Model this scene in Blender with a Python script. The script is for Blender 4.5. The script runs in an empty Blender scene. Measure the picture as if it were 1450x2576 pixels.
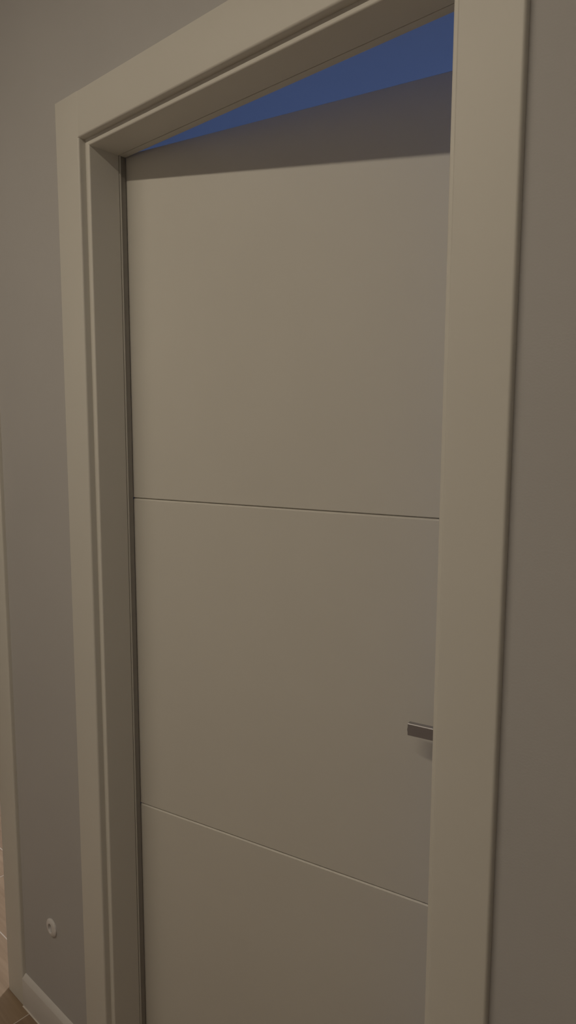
import bpy, math, random
from mathutils import Vector, Matrix

scene = bpy.context.scene
random.seed(4)

# ------------------------------------------------------------------ camera
FPX = 1735.05
cam_data = bpy.data.cameras.new('camera')
cam = bpy.data.objects.new('camera', cam_data)
scene.collection.objects.link(cam)
scene.camera = cam
cam_data.sensor_fit = 'VERTICAL'
cam_data.sensor_height = 36.0
cam_data.lens = FPX / 2576.0 * 36.0
cam_data.clip_start = 0.02
CAM = Vector((1.3420, -0.7889, 1.5466))
yaw, pit, rol = math.radians(42.0807), math.radians(6.8176), math.radians(0.1781)
fw = Vector((-math.sin(yaw) * math.cos(pit), math.cos(yaw) * math.cos(pit), -math.sin(pit)))
rt = Vector((math.cos(yaw), math.sin(yaw), 0))
up = rt.cross(fw)
r2 = rt * math.cos(rol) + up * math.sin(rol)
u2 = up * math.cos(rol) - rt * math.sin(rol)
m = Matrix((r2, u2, -fw)).transposed().to_4x4()
m.translation = CAM
cam.matrix_world = m

# ------------------------------------------------------------------ dusk sky outside the bedroom window
world = bpy.data.worlds.new('dusk_sky')
scene.world = world
world.use_nodes = True
bg = world.node_tree.nodes['Background']
bg.inputs['Color'].default_value = (0.26, 0.40, 0.92, 1)
bg.inputs['Strength'].default_value = 3.2

CORRIDOR_LAMP = (0.30, -1.37, 1.9)  # linear lamp recessed in the corridor ceiling: centre x, y, length
CORRIDOR_POWER = 15.7
ROOM_POWER = 30.0                   # ceiling lamp of the neighbouring room
WARM = (1.0, 0.86, 0.66)

scene.view_settings.view_transform = 'Standard'
scene.view_settings.look = 'None'
scene.view_settings.gamma = 1.0
scene.view_settings.exposure = 0.0
scene.view_settings.use_curve_mapping = False
scene.cycles.use_denoising = True
scene.cycles.diffuse_bounces = 8
scene.cycles.max_bounces = 12

# ------------------------------------------------------------------ helpers
COL = scene.collection


def link(name, me, mat=None, parent=None):
    o = bpy.data.objects.new(name, me)
    COL.objects.link(o)
    if mat is not None and me is not None and not me.materials:
        me.materials.append(mat)
    if parent is not None:
        o.parent = parent
    return o


def tag(o, label=None, cat=None, group=None, kind=None):
    if label: o['label'] = label
    if cat: o['category'] = cat
    if group: o['group'] = group
    if kind: o['kind'] = kind
    return o


def empty(name, loc=(0, 0, 0)):
    o = bpy.data.objects.new(name, None)
    o.empty_display_size = 0.05
    o.location = loc
    COL.objects.link(o)
    return o


class MB:
    """collects vertices and faces of one mesh"""
    def __init__(self):
        self.v, self.f, self.s = [], [], []

    def box(self, a, b):
        n = len(self.v)
        x0, y0, z0 = a; x1, y1, z1 = b
        self.v += [(x0, y0, z0), (x1, y0, z0), (x1, y1, z0), (x0, y1, z0),
                   (x0, y0, z1), (x1, y0, z1), (x1, y1, z1), (x0, y1, z1)]
        for q in ((0, 3, 2, 1), (4, 5, 6, 7), (0, 1, 5, 4), (1, 2, 6, 5), (2, 3, 7, 6), (3, 0, 4, 7)):
            self.f.append(tuple(n + i for i in q)); self.s.append(False)
        return self

    def loft(self, rings, caps=True, closed=True, smooth=False):
        n = len(self.v)
        k = len(rings[0])
        for r in rings: self.v += [tuple(p) for p in r]
        for i in range(len(rings) - 1):
            for j in range(k if closed else k - 1):
                a, b = n + i * k + j, n + i * k + (j + 1) % k
                self.f.append((a, b, b + k, a + k)); self.s.append(smooth)
        if caps:
            self.f.append(tuple(n + j for j in reversed(range(k)))); self.s.append(False)
            e = n + (len(rings) - 1) * k
            self.f.append(tuple(e + j for j in range(k))); self.s.append(False)
        return self

    def mesh(self, name):
        me = bpy.data.meshes.new(name)
        me.from_pydata(self.v, [], self.f)
        me.update()
        import bmesh
        bm = bmesh.new(); bm.from_mesh(me)
        bmesh.ops.recalc_face_normals(bm, faces=bm.faces)
        bm.to_mesh(me); bm.free()
        for p, s in zip(me.polygons, self.s): p.use_smooth = s
        return me

    def build(self, name, mat, parent=None):
        return link(name, self.mesh(name), mat, parent)


def smooth_by_angle(o, deg=40):
    me = o.data
    for p in me.polygons: p.use_smooth = True
    try:
        me.set_sharp_from_angle(angle=math.radians(deg))
    except Exception:
        pass


def arc(cx, cy, r, a0, a1, n=6):
    return [(cx + r * math.cos(math.radians(a0 + (a1 - a0) * i / n)),
             cy + r * math.sin(math.radians(a0 + (a1 - a0) * i / n))) for i in range(n + 1)]


# ------------------------------------------------------------------ materials
def mat(name, color, rough=0.5, metal=0.0, noise=0.0, nscale=8.0, bump=0.0, bscale=200.0, spec=0.5):
    mt = bpy.data.materials.new(name)
    mt.use_nodes = True
    nt = mt.node_tree
    b = nt.nodes['Principled BSDF']
    b.inputs['Roughness'].default_value = rough
    b.inputs['Metallic'].default_value = metal
    b.inputs['Specular IOR Level'].default_value = spec
    tc = nt.nodes.new('ShaderNodeTexCoord')
    if noise:
        n = nt.nodes.new('ShaderNodeTexNoise')
        n.inputs['Scale'].default_value = nscale
        n.inputs['Detail'].default_value = 4
        nt.links.new(tc.outputs['Object'], n.inputs['Vector'])
        r = nt.nodes.new('ShaderNodeValToRGB')
        r.color_ramp.elements[0].position = 0.3
        r.color_ramp.elements[1].position = 0.7
        r.color_ramp.elements[0].color = tuple(c * (1 - noise) for c in color) + (1,)
        r.color_ramp.elements[1].color = tuple(min(1, c * (1 + noise)) for c in color) + (1,)
        nt.links.new(n.outputs['Fac'], r.inputs['Fac'])
        nt.links.new(r.outputs['Color'], b.inputs['Base Color'])
    else:
        b.inputs['Base Color'].default_value = tuple(color) + (1,)
    if bump:
        n2 = nt.nodes.new('ShaderNodeTexNoise')
        n2.inputs['Scale'].default_value = bscale
        n2.inputs['Detail'].default_value = 2
        nt.links.new(tc.outputs['Object'], n2.inputs['Vector'])
        bp = nt.nodes.new('ShaderNodeBump')
        bp.inputs['Strength'].default_value = bump
        bp.inputs['Distance'].default_value = 0.0005
        nt.links.new(n2.outputs['Fac'], bp.inputs['Height'])
        nt.links.new(bp.outputs['Normal'], b.inputs['Normal'])
    return mt


M_WALL = mat('mauve_grey_wall_paint', (0.525, 0.52, 0.525), 0.85, noise=0.02, nscale=3, bump=0.25, bscale=350, spec=0.2)
M_BED = mat('spill_cutting_grey', (0.30, 0.30, 0.31), 0.85, noise=0.02, nscale=3, spec=0.2)  # unseen bedroom wall, darkened to cut blue spill onto the door
M_CEIL = mat('white_ceiling_paint', (0.78, 0.78, 0.77), 0.9, noise=0.01, nscale=2, spec=0.2)
M_LAC = mat('cream_white_lacquer', (0.72, 0.71, 0.67), 0.42, noise=0.012, nscale=5, bump=0.05, bscale=120, spec=0.35)
M_BASE = mat('white_baseboard_lacquer', (0.68, 0.665, 0.66), 0.4, noise=0.015, nscale=9, spec=0.4)
M_GASKET = mat('taupe_rubber_seal', (0.37, 0.355, 0.33), 0.7, noise=0.03, nscale=40)
M_SLOT = mat('dark_slot', (0.10, 0.09, 0.08), 0.8, noise=0.05, nscale=30)
M_GROUT = mat('pale_grout', (0.56, 0.50, 0.44), 0.9, noise=0.06, nscale=30)
M_SEAL = mat('white_sealant', (0.74, 0.70, 0.66), 0.6, noise=0.03, nscale=30)
M_CAP = mat('white_plastic', (0.74, 0.73, 0.74), 0.35, noise=0.01, nscale=20)
M_HOLE = mat('shaded_white_plastic', (0.52, 0.51, 0.53), 0.35, noise=0.01, nscale=20)  # plate's white plastic greyed: the hole's shade is put into the colour
M_CHROME = mat('satin_steel', (0.60, 0.60, 0.60), 0.3, metal=1.0, noise=0.03, nscale=30)
M_FRAMEW = mat('white_window_frame', (0.75, 0.75, 0.74), 0.4, noise=0.01, nscale=6)


def mat_steel():
    mt = mat('brushed_dark_steel', (0.20, 0.185, 0.19), 0.36, metal=0.85)
    nt = mt.node_tree
    b = nt.nodes['Principled BSDF']
    tc = nt.nodes.new('ShaderNodeTexCoord')
    mp = nt.nodes.new('ShaderNodeMapping')
    mp.inputs['Scale'].default_value = (12, 60, 900)
    n = nt.nodes.new('ShaderNodeTexNoise')
    n.inputs['Scale'].default_value = 4
    nt.links.new(tc.outputs['Object'], mp.inputs['Vector'])
    nt.links.new(mp.outputs['Vector'], n.inputs['Vector'])
    r = nt.nodes.new('ShaderNodeValToRGB')
    r.color_ramp.elements[0].color = (0.38, 0.375, 0.40, 1)
    r.color_ramp.elements[1].color = (0.50, 0.49, 0.52, 1)
    nt.links.new(n.outputs['Fac'], r.inputs['Fac'])
    nt.links.new(r.outputs['Color'], b.inputs['Base Color'])
    return mt


def mat_plank(name, c0, c1, seed):
    mt = bpy.data.materials.new(name)
    mt.use_nodes = True
    nt = mt.node_tree
    b = nt.nodes['Principled BSDF']
    b.inputs['Roughness'].default_value = 0.5
    b.inputs['Specular IOR Level'].default_value = 0.35
    tc = nt.nodes.new('ShaderNodeTexCoord')
    mp = nt.nodes.new('ShaderNodeMapping')
    mp.inputs['Location'].default_value = (seed * 3.1, seed * 1.7, 0)
    mp.inputs['Scale'].default_value = (2.2, 42, 1)
    n = nt.nodes.new('ShaderNodeTexNoise')
    n.inputs['Scale'].default_value = 1.6
    n.inputs['Detail'].default_value = 6
    n.inputs['Distortion'].default_value = 0.6
    r = nt.nodes.new('ShaderNodeValToRGB')
    r.color_ramp.elements[0].position = 0.32
    r.color_ramp.elements[1].position = 0.68
    r.color_ramp.elements[0].color = c0 + (1,)
    r.color_ramp.elements[1].color = c1 + (1,)
    bp = nt.nodes.new('ShaderNodeBump')
    bp.inputs['Strength'].default_value = 0.15
    bp.inputs['Distance'].default_value = 0.0005
    nt.links.new(tc.outputs['Object'], mp.inputs['Vector'])
    nt.links.new(mp.outputs['Vector'], n.inputs['Vector'])
    nt.links.new(n.outputs['Fac'], r.inputs['Fac'])
    nt.links.new(n.outputs['Fac'], bp.inputs['Height'])
    nt.links.new(r.outputs['Color'], b.inputs['Base Color'])
    nt.links.new(bp.outputs['Normal'], b.inputs['Normal'])
    return mt


def mat_glow(name, color, strength):
    mt = bpy.data.materials.new(name)
    mt.use_nodes = True
    b = mt.node_tree.nodes['Principled BSDF']
    b.inputs['Base Color'].default_value = (0.8, 0.8, 0.8, 1)
    b.inputs['Emission Color'].default_value = tuple(color) + (1,)
    b.inputs['Emission Strength'].default_value = strength
    return mt


def mat_pane():
    mt = bpy.data.materials.new('window_glass')
    mt.use_nodes = True
    nt = mt.node_tree
    nt.nodes.remove(nt.nodes['Principled BSDF'])
    out = [n for n in nt.nodes if n.type == 'OUTPUT_MATERIAL'][0]
    t = nt.nodes.new('ShaderNodeBsdfTransparent')
    g = nt.nodes.new('ShaderNodeBsdfGlossy'); g.inputs['Roughness'].default_value = 0.02
    fr = nt.nodes.new('ShaderNodeFresnel'); fr.inputs['IOR'].default_value = 1.45
    mx = nt.nodes.new('ShaderNodeMixShader')
    nt.links.new(fr.outputs['Fac'], mx.inputs['Fac'])
    nt.links.new(t.outputs['BSDF'], mx.inputs[1])
    nt.links.new(g.outputs['BSDF'], mx.inputs[2])
    nt.links.new(mx.outputs['Shader'], out.inputs['Surface'])
    return mt


M_STEEL = mat_steel()
M_PLANK = [mat_plank('wood_look_tile_%s' % n, a, b, i) for i, (n, a, b) in enumerate((
    ('walnut', (0.29, 0.21, 0.140), (0.37, 0.275, 0.19)),
    ('umber', (0.25, 0.175, 0.12), (0.32, 0.23, 0.16)),
    ('chestnut', (0.30, 0.215, 0.145), (0.38, 0.28, 0.195))))]
M_PLANK_DARK = mat_plank('spill_cutting_floor', (0.07, 0.05, 0.035), (0.11, 0.08, 0.055), 5)  # tone kept dark so the unseen bedroom floor bounces less blue
M_PANE = mat_pane()

# ------------------------------------------------------------------ measures (metres; x along the wall, y into the bedroom, z up)
W = 0.0852            # casing width
XR = 0.9031           # inner edge of the right casing
TC = 0.0104           # casing thickness
ZI = 2.11             # underside of the head casing
LX, LY = 0.0131, 0.0045
WT = 0.108            # wall thickness
CEIL = 2.80
BED_CEIL = 2.34
X2 = -0.3166          # right outer edge of the neighbouring casing
SPAN = XR + W         # a whole frame is this wide
O2 = X2 - SPAN        # left outer edge of the neighbouring frame
CY0 = -2.15           # opposite corridor wall
CX0, CX1 = -2.6, 3.2
FY = 2.5               # outer wall of the rooms

# ------------------------------------------------------------------ structure
fl = MB().box((CX0 - .1, CY0 - .1, -0.08), (CX1 + .1, FY + .15, -0.0006)).build('floor', M_GROUT)
tag(fl, 'dark brown wood-look plank tile floor with pale grout lines', 'floor', kind='structure')
PL, PW, GR = 1.2, 0.2, 0.0036
plank_me = []
for mt in M_PLANK:
    mb = MB()
    c = 0.0004
    a, b = PL / 2 - GR / 2, PW / 2 - GR / 2
    mb.loft([[(-a, -b, -.0025), (a, -b, -.0025), (a, b, -.0025), (-a, b, -.0025)],
             [(-a, -b, -c), (a, -b, -c), (a, b, -c), (-a, b, -c)],
             [(-a + c, -b + c, 0), (a - c, -b + c, 0), (a - c, b - c, 0), (-a + c, b - c, 0)]])
    me = mb.mesh('plank')
    me.materials.append(mt)
    plank_me.append(me)
ROW0 = 0.075          # a joint runs along the wall here
JOINT = -0.2825       # and one across it here, in the row under the wall
row = 0
y = ROW0 - PW / 2
rows = [ROW0 - PW / 2 - PW * i for i in range(14)] + [ROW0 + PW / 2 + PW * i for i in range(11)]
for i, yc in enumerate(rows):
    if yc < CY0 - 0.05: continue
    off = JOINT + (0 if i == 0 else (0.41 * (i * 7 % 5) / 5 * 2.4))
    k0 = math.floor((CX0 - off) / PL)
    xc = off + k0 * PL + PL / 2
    j = 0
    lim = CX1 if yc < ROW0 else -0.4
    while xc - PL / 2 < lim:
        if i == 0 and abs(xc - (JOINT - PL / 2)) < .01: sel = 0
        elif i == 0 and abs(xc - (JOINT + PL / 2)) < .01: sel = 1
        else: sel = (i * 2 + j) % 3
        o = link('plank', plank_me[sel], None, fl)
        o.location = (xc, yc, 0)
        xc += PL; j += 1

bf = MB().box((-.27, WT - .002, -.0006), (CX1, FY, 0.004)).build('floor', M_PLANK_DARK)  # slab added out of view to soak up blue window light
tag(bf, 'dark floor slab added in the unseen bedroom to cut blue spill', 'floor', kind='structure')

# wall with the two doorways
RB = 0.025
mb = MB()
o1a, o1b = W - RB, XR + RB
o2a, o2b = O2 + W - RB, X2 - W + RB
zr = ZI + RB
for x0, x1, z0 in ((CX0, o2a, 0), (o2b, o1a, 0), (o1b, CX1, 0), (o2a, o2b, zr), (o1a, o1b, zr)):
    mb.box((x0, 0, z0 - (0.06 if z0 == 0 else 0)), (x1, WT - .002, CEIL + .1))
tag(mb.build('wall_north', M_WALL), 'mauve-grey painted wall holding the two door frames', 'wall', kind='structure')
tag(MB().box((CX0 - .1, CY0 - .1, -.06), (CX1 + .1, CY0, CEIL + .1)).build('wall_south', M_WALL),
    'plain mauve-grey corridor wall opposite the door', 'wall', kind='structure')
tag(MB().box((CX1, CY0, -.06), (CX1 + .1, FY, CEIL + .1)).build('wall_east', M_WALL),
    'plain end wall of the corridor', 'wall', kind='structure')
tag(MB().box((CX0 - .1, CY0, -.06), (CX0, FY, CEIL + .1)).build('wall_west', M_WALL),
    'plain wall at the other end of the corridor', 'wall', kind='structure')
tag(MB().box((-0.362, WT - .002, -.06), (-0.27, FY, CEIL + .1)).build('wall_middle', M_CEIL),
    'partition wall between the bedroom and the lit room', 'wall', kind='structure')
tag(MB().box((CX0 - .1, CY0 - .1, CEIL), (CX1 + .1, 0.001, CEIL + .1)).build('ceiling', M_CEIL),
    'white ceiling of the corridor', 'ceiling', kind='structure')
tag(MB().box((CX0, WT - .002, CEIL), (-.362, FY, CEIL + .1)).build('ceiling', M_CEIL),
    'white ceiling of the lit room next door', 'ceiling', kind='structure')
tag(MB().box((-.27, WT - .002, BED_CEIL), (CX1, FY, BED_CEIL + .1)).build('ceiling', M_CEIL),
    'bluish dusk-lit ceiling seen above the ajar door', 'ceiling', kind='structure')
# far wall with the bedroom window
wx0, wx1, wz0, wz1 = -0.15, 1.25, 0.85, 2.15
mb = MB()
for a, b in (((CX0, -.06), (wx0, CEIL + .1)), ((wx1, -.06), (CX1, CEIL + .1)),
             ((wx0, -.06), (wx1, wz0)), ((wx0, wz1), (wx1, CEIL + .1))):
    mb.box((a[0], FY, a[1]), (b[0], FY + .15, b[1]))
tag(mb.build('wall_far', M_BED), 'outer wall of the dark bedroom with its window', 'wall', kind='structure')
win = empty('window_1', (0, FY + .06, 0))
tag(win, 'white framed bedroom window showing the blue dusk sky', 'window', kind='structure')
fw_ = 0.05
mb = MB()
mb.box((wx0, -.03, wz0), (wx1, .03, wz0 + fw_)); mb.box((wx0, -.03, wz1 - fw_), (wx1, .03, wz1))
for x in (wx0, (wx0 + wx1) / 2 - fw_ / 2, wx1 - fw_):
    mb.box((x, -.029, wz0 + fw_), (x + fw_, .029, wz1 - fw_))
mb.build('window_frame', M_FRAMEW, win)
xm = (wx0 + wx1) / 2
for a, b in ((wx0 + fw_, xm - fw_ / 2), (xm + fw_ / 2, wx1 - fw_)):
    MB().box((a, -.003, wz0 + fw_), (b, .003, wz1 - fw_)).build('pane', M_PANE, win)


# ------------------------------------------------------------------ door frames
def casing_profile(w, tc, back, r_in, r_out):
    """section of a side casing: x 0 (outer) .. w (inner), y -tc (front) .. back"""
    p = [(0, 0.0)]
    p += [(x, y) for x, y in arc(r_out, -tc + r_out, r_out, 180, 270)]
    p += [(x, y) for x, y in arc(w - r_in, -tc + r_in, r_in, 270, 360)]
    p += [(w, back), (w - 0.02, back), (w - 0.02, 0.0)]
    return p


def jamb_profile(stop=0.0778):
    """(depth, outward) section of the lining: rounded lip, seal slot, stop and rebate"""
    p = [(LY, 0.036)]
    p += [(LY + 0.003 - 0.003 * math.sin(math.radians(a)), 0.003 - 0.003 * math.cos(math.radians(a)))
          for a in (90, 72, 54, 36, 18, 0)]
    p += [(0.0722, 0), (0.0722, 0.005), (0.0741, 0.005), (0.0741, 0.0005), (0.0746, 0), (stop - .0004, 0), (stop, 0.0004),
          (stop, 0.0165), (WT, 0.0165), (WT, 0.036)]
    return p


def make_frame(name, x0, label, seal=True):
    """x0: outer edge of the left casing"""
    root = empty(name, (x0, 0, 0))
    tag(root, label, 'door frame', kind='structure')
    zt = ZI + W
    R = 0.0042
    below = casing_profile(W, TC, LY + .001, R, R)
    above = casing_profile(W, TC, LY + .001, 0.0011, R)
    for side in (0, 1):
        f = (lambda x: x) if side == 0 else (lambda x: SPAN - x)
        mb = MB()
        mb.loft([[(f(x), y, 0.0012) for x, y in below], [(f(x), y, ZI + .001) for x, y in below],
                 [(f(x), y, ZI + .0012) for x, y in above], [(f(x), y, zt) for x, y in above]])
        o = mb.build('side_casing', M_LAC, root); smooth_by_angle(o, 35)
    mb = MB()
    prof = casing_profile(W, TC, LY + .001, R, 0.0015)
    mb.loft([[(x, y, zt - u) for u, y in prof] for x in (W - .0002, XR + .0002)])
    o = mb.build('head_casing', M_LAC, root); smooth_by_angle(o, 35)
    jp = jamb_profile()
    xl, xr, zh = W + LX, XR - LX, ZI - LX
    for side in (0, 1):
        mb = MB()
        if side == 0:
            mb.loft([[(xl - u, y, 0.0012) for y, u in jp], [(xl - u, y, zh + u) for y, u in jp]])
        else:
            mb.loft([[(xr + u, y, 0.0012) for y, u in jp], [(xr + u, y, zh + u) for y, u in jp]])
        o = mb.build('jamb', M_LAC, root); smooth_by_angle(o, 35)
    mb = MB()
    jh = jamb_profile(0.0892)
    mb.loft([[(xl - u, y, zh + u) for y, u in jh], [(xr + u, y, zh + u) for y, u in jh]])
    o = mb.build('head_jamb', M_LAC, root); smooth_by_angle(o, 35)
    # rubber seal against the back of the stop, recessed a little behind its edge
    rec = 0.0022
    sp = [(0.0776, rec), (0.0895, rec), (0.0908, rec + .0010), (0.0914, 0.0060), (0.0905, 0.0105), (0.0776, 0.0125)]
    for side in (0, 1):
        mb = MB()
        s, e = (-1, xl) if side == 0 else (1, xr)
        mb.loft([[(e + s * u, y, 0.0012) for y, u in sp], [(e + s * u, y, zh + u) for y, u in sp]])
        o = mb.build('seal', M_GASKET, root); smooth_by_angle(o, 50)
    mb = MB()
    sp = [(0.0890, .0020), (0.0908, .0022), (0.0915, .0060), (0.0908, .0105), (0.0890, .0115)]
    mb.loft([[(xl - u, y, zh + u) for y, u in sp], [(xr + u, y, zh + u) for y, u in sp]])
    o = mb.build('head_seal', M_GASKET, root); smooth_by_angle(o, 50)
    return root


make_frame('trim_1', 0.0, 'cream lacquered door frame around the ajar grooved door')
make_frame('trim_2', O2, 'cream lacquered frame of the neighbouring open doorway by the round wall plate')

# ------------------------------------------------------------------ baseboards
BH, BT = 0.0905, 0.0108


def baseboard(name, x0, x1, label):
    pr = [(0.0, 0.0012), (-BT, 0.0012), (-BT, BH - .0115), (-BT + .0008, BH - .0095), (-.0045, BH - .002), (-.002, BH), (0, BH + .0005)]
    o = MB().loft([[(x, y, z) for y, z in pr] for x in (x0, x1)]).build(name, M_BASE)
    smooth_by_angle(o, 30)
    tag(o, label, 'baseboard', kind='structure')
    q = MB().box((x0, -BT - .0028, 0.0), (x1, -BT + .003, .0016)).build('sealant', M_SEAL, o)
    return o


baseboard('baseboard_north', X2 - .001, 0.001, 'white bevelled baseboard under the round wall plate')
baseboard('baseboard_east', SPAN - .001, CX1, 'white bevelled baseboard on the latch side of the door')
baseboard('baseboard_west', CX0, O2 + .001, 'white bevelled baseboard beyond the open doorway')

# ------------------------------------------------------------------ the door
ANG = math.radians(12.1945)
HX, HY = 0.0916, 0.0923
DW, DT = 0.818, 0.040
DZ0, DZ1 = 0.007, 2.1045
door = empty('door_1', (HX, HY, 0))
door.rotation_euler = (0, 0, ANG)
tag(door, 'cream lacquered door with two horizontal grooves, standing ajar', 'door', kind='structure')
FP = 0.006
o = MB().box((0.0012, FP - .0012, DZ0), (DW - .0012, DT, DZ1)).build('core', M_LAC, door)


def panel(z0, z1, top_chamfer):
    c = 0.0012
    lo, hi = c, (0.0034 if top_chamfer else c)
    hd = 0.0040 if top_chamfer else c
    mb = MB()
    rings = [
        [(0, FP, z0), (DW, FP, z0), (DW, FP, z1), (0, FP, z1)],
        [(0, c + .0005, z0), (DW, c + .0005, z0), (DW, hd, z1), (0, hd, z1)],
        [(c, 0, z0 + lo * .5), (DW - c, 0, z0 + lo * .5), (DW - c, 0, z1 - hi), (c, 0, z1 - hi)],
    ]
    mb.loft(rings)
    return mb.build('panel', M_LAC, door)


G1, G2, GW = 0.6965, 1.3985, 0.0016
panel(DZ0, G1 - GW / 2, True)
panel(G1 + GW / 2, G2 - GW / 2, True)
panel(G2 + GW / 2, DZ1, False)


# lever handles (corridor side and bedroom side)
def lathe(profile, n=40):
    return [[(r * math.cos(2 * math.pi * i / n), h, r * math.sin(2 * math.pi * i / n)) for i in range(n)] for r, h in profile]


def lever(side):
    """flat bar lever pointing to the hinge side; its own y axis points away from the leaf"""
    tip, piv = 0.6550, 0.7700
    z0, z1 = 1.0318, 1.0530
    zc = (z0 + z1) / 2
    mb = MB()
    # flat bar with softly bowed end and chamfered long edges
    yf, yb = 0.055, 0.045
    c = 0.0012
    sec = lambda s, bow: [(s, yb, z0), (s, yf - c, z0), (s, yf, z0 + c), (s, yf, zc - .005), (s - bow, yf, zc), (s, yf, zc + .005),
                          (s, yf, z1 - c), (s, yf - c, z1), (s, yb, z1), (s, yb, zc)]
    rings = [sec(tip + .0012, .0009), sec(tip + .004, 0), sec(piv - .03, 0), sec(piv + .010, 0)]
    mb.loft(rings)
    # neck from the bar to the rose
    n = 24
    mb.loft([[(piv + .0085 * math.cos(2 * math.pi * i / n), h, zc + .0085 * math.sin(2 * math.pi * i / n)) for i in range(n)]
             for h in (.004, .05)], smooth=True)
    root = mb.build('lever_handle', M_STEEL, door)
    if side: # bedroom side
        root.location = (0, DT, 0)
    else:
        for v in root.data.vertices: v.co.y = -v.co.y
    rs = MB()
    prof = [(.0255, 0), (.0255, .0065), (.0245, .008), (.0005, .008)]
    sg = 1 if side else -1
    rs.loft([[(x + piv, y * sg, z + zc) for x, y, z in ring] for ring in lathe(prof)])
    r = rs.build('rose', M_STEEL, root); smooth_by_angle(r, 40)
    rs = MB()
    rs.loft([[(x + piv, y * sg, z + zc - .085) for x, y, z in ring] for ring in lathe(prof)])
    r = rs.build('key_rose', M_STEEL, root); smooth_by_angle(r, 40)
    import bmesh
    for ob in (root, r):
        bm = bmesh.new(); bm.from_mesh(ob.data); bmesh.ops.recalc_face_normals(bm, faces=bm.faces); bm.to_mesh(ob.data); bm.free()
    root['label'] = 'flat brushed dark steel lever'
    return root


lever(0)
lever(1)
# lock plate on the latch edge
MB().box((DW - .0008, .009, .93), (DW + .0008, .031, 1.13)).build('lock_plate', M_CHROME, door)
# hinge knuckles on the bedroom side
for z in (0.25, 1.05, 1.85):
    n = 16
    MB().loft([[(-.004 + .006 * math.cos(2 * math.pi * i / n), DT + .005 + .006 * math.sin(2 * math.pi * i / n), zz) for i in range(n)]
               for zz in (z - .045, z + .045)]).build('hinge', M_CHROME, door)

# ------------------------------------------------------------------ round plate on the wall
plate = empty('wall_plate', (-0.1632, 0, 0.3050))
tag(plate, 'small round white wall plate with a centre hole, above the baseboard', 'wall plate')
R0 = 0.0226
n = 56


def ring_at(rx, rz, h, dz=0.0):
    return [(rx * math.cos(2 * math.pi * i / n), h, dz + rz * math.sin(2 * math.pi * i / n)) for i in range(n)]


mb = MB()
mb.loft([ring_at(R0 - .0006, R0 - .0006, 0.0005), ring_at(R0, R0, -.0012), ring_at(R0, R0, -.0032), ring_at(R0 - .0010, R0 - .0010, -.0042),
         ring_at(.0150, .0165, -.0062), ring_at(.0094, .0128, -.0068), ring_at(.0088, .0122, -.0062), ring_at(.0086, .0120, 0.0)], caps=False)
o = mb.build('cover', M_CAP, plate); smooth_by_angle(o, 30)
mb = MB()
# centre hole: flat at the top, its lower slope shaped to catch light
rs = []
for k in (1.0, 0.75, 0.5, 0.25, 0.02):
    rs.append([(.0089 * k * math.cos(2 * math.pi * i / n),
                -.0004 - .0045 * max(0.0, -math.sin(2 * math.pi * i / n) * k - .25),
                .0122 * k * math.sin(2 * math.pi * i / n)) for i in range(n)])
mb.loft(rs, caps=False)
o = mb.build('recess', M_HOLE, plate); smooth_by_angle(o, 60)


# ------------------------------------------------------------------ lamps
def linear_lamp(x, y, length, power, label):
    """slim LED profile let into the ceiling along the corridor"""
    root = empty('linear_lamp', (x, y, CEIL))
    tag(root, label, 'ceiling lamp')
    h = length / 2
    mb = MB()
    for a, b in (((-h - .012, -.052), (h + .012, -.040)), ((-h - .012, .040), (h + .012, .052)),
                 ((-h - .012, -.040), (-h, .040)), ((h, -.040), (h + .012, .040))):
        mb.box((a[0], a[1], -.007), (b[0], b[1], .001))
    mb.build('profile', M_FRAMEW, root)
    MB().box((-h, -.040, -.004), (h, .040, .001)).build('diffuser', mat_glow('warm_lamp_diffuser', WARM, 3.0), root)
    L = bpy.data.lights.new('tube', 'AREA')
    L.shape = 'RECTANGLE'; L.size = length; L.size_y = 0.075
    L.energy = power; L.color = WARM
    lo = bpy.data.objects.new('tube', L); COL.objects.link(lo)
    lo.parent = root; lo.location = (0, 0, -.008)
    return root


linear_lamp(CORRIDOR_LAMP[0], CORRIDOR_LAMP[1], CORRIDOR_LAMP[2], CORRIDOR_POWER,
            'slim linear lamp let into the corridor ceiling')


def dome(x, y):
    root = empty('dome_lamp', (x, y, CEIL))
    tag(root, 'flush round ceiling lamp in the lit room next door', 'ceiling lamp')
    n = 40
    mb = MB()
    mb.loft([[(r * math.cos(2 * math.pi * i / n), r * math.sin(2 * math.pi * i / n), h) for i in range(n)]
             for r, h in ((.13, .001), (.13, -.02), (.122, -.02))], caps=False)
    o = mb.build('base', M_FRAMEW, root)
    mb = MB()
    mb.loft([[(.122 * math.cos(math.radians(a)) * math.cos(2 * math.pi * i / n), .122 * math.cos(math.radians(a)) * math.sin(2 * math.pi * i / n),
               -.02 - .045 * math.sin(math.radians(a))) for i in range(n)] for a in (0, 15, 30, 45, 60, 75, 89)], caps=False)
    o = mb.build('glass_shade', mat_glow('lit_opal_glass', WARM, 4.0), root); smooth_by_angle(o, 60)
    L = bpy.data.lights.new('bulb', 'AREA')
    L.shape = 'DISK'; L.size = 0.14
    L.energy = ROOM_POWER; L.color = (1.0, 0.96, 0.95)
    lo = bpy.data.objects.new('bulb', L); COL.objects.link(lo)
    lo.parent = root; lo.location = (0, 0, -.07)


dome(-1.01, 1.2)

# window portal: guides sky light through the bedroom window
P = bpy.data.lights.new('window_portal', 'AREA')
P.shape = 'RECTANGLE'; P.size = wx1 - wx0; P.size_y = wz1 - wz0
P.cycles.is_portal = True
po = bpy.data.objects.new('window_portal', P); COL.objects.link(po)
po.location = ((wx0 + wx1) / 2, FY + .12, (wz0 + wz1) / 2)
po.rotation_euler = (math.radians(-90), 0, 0)
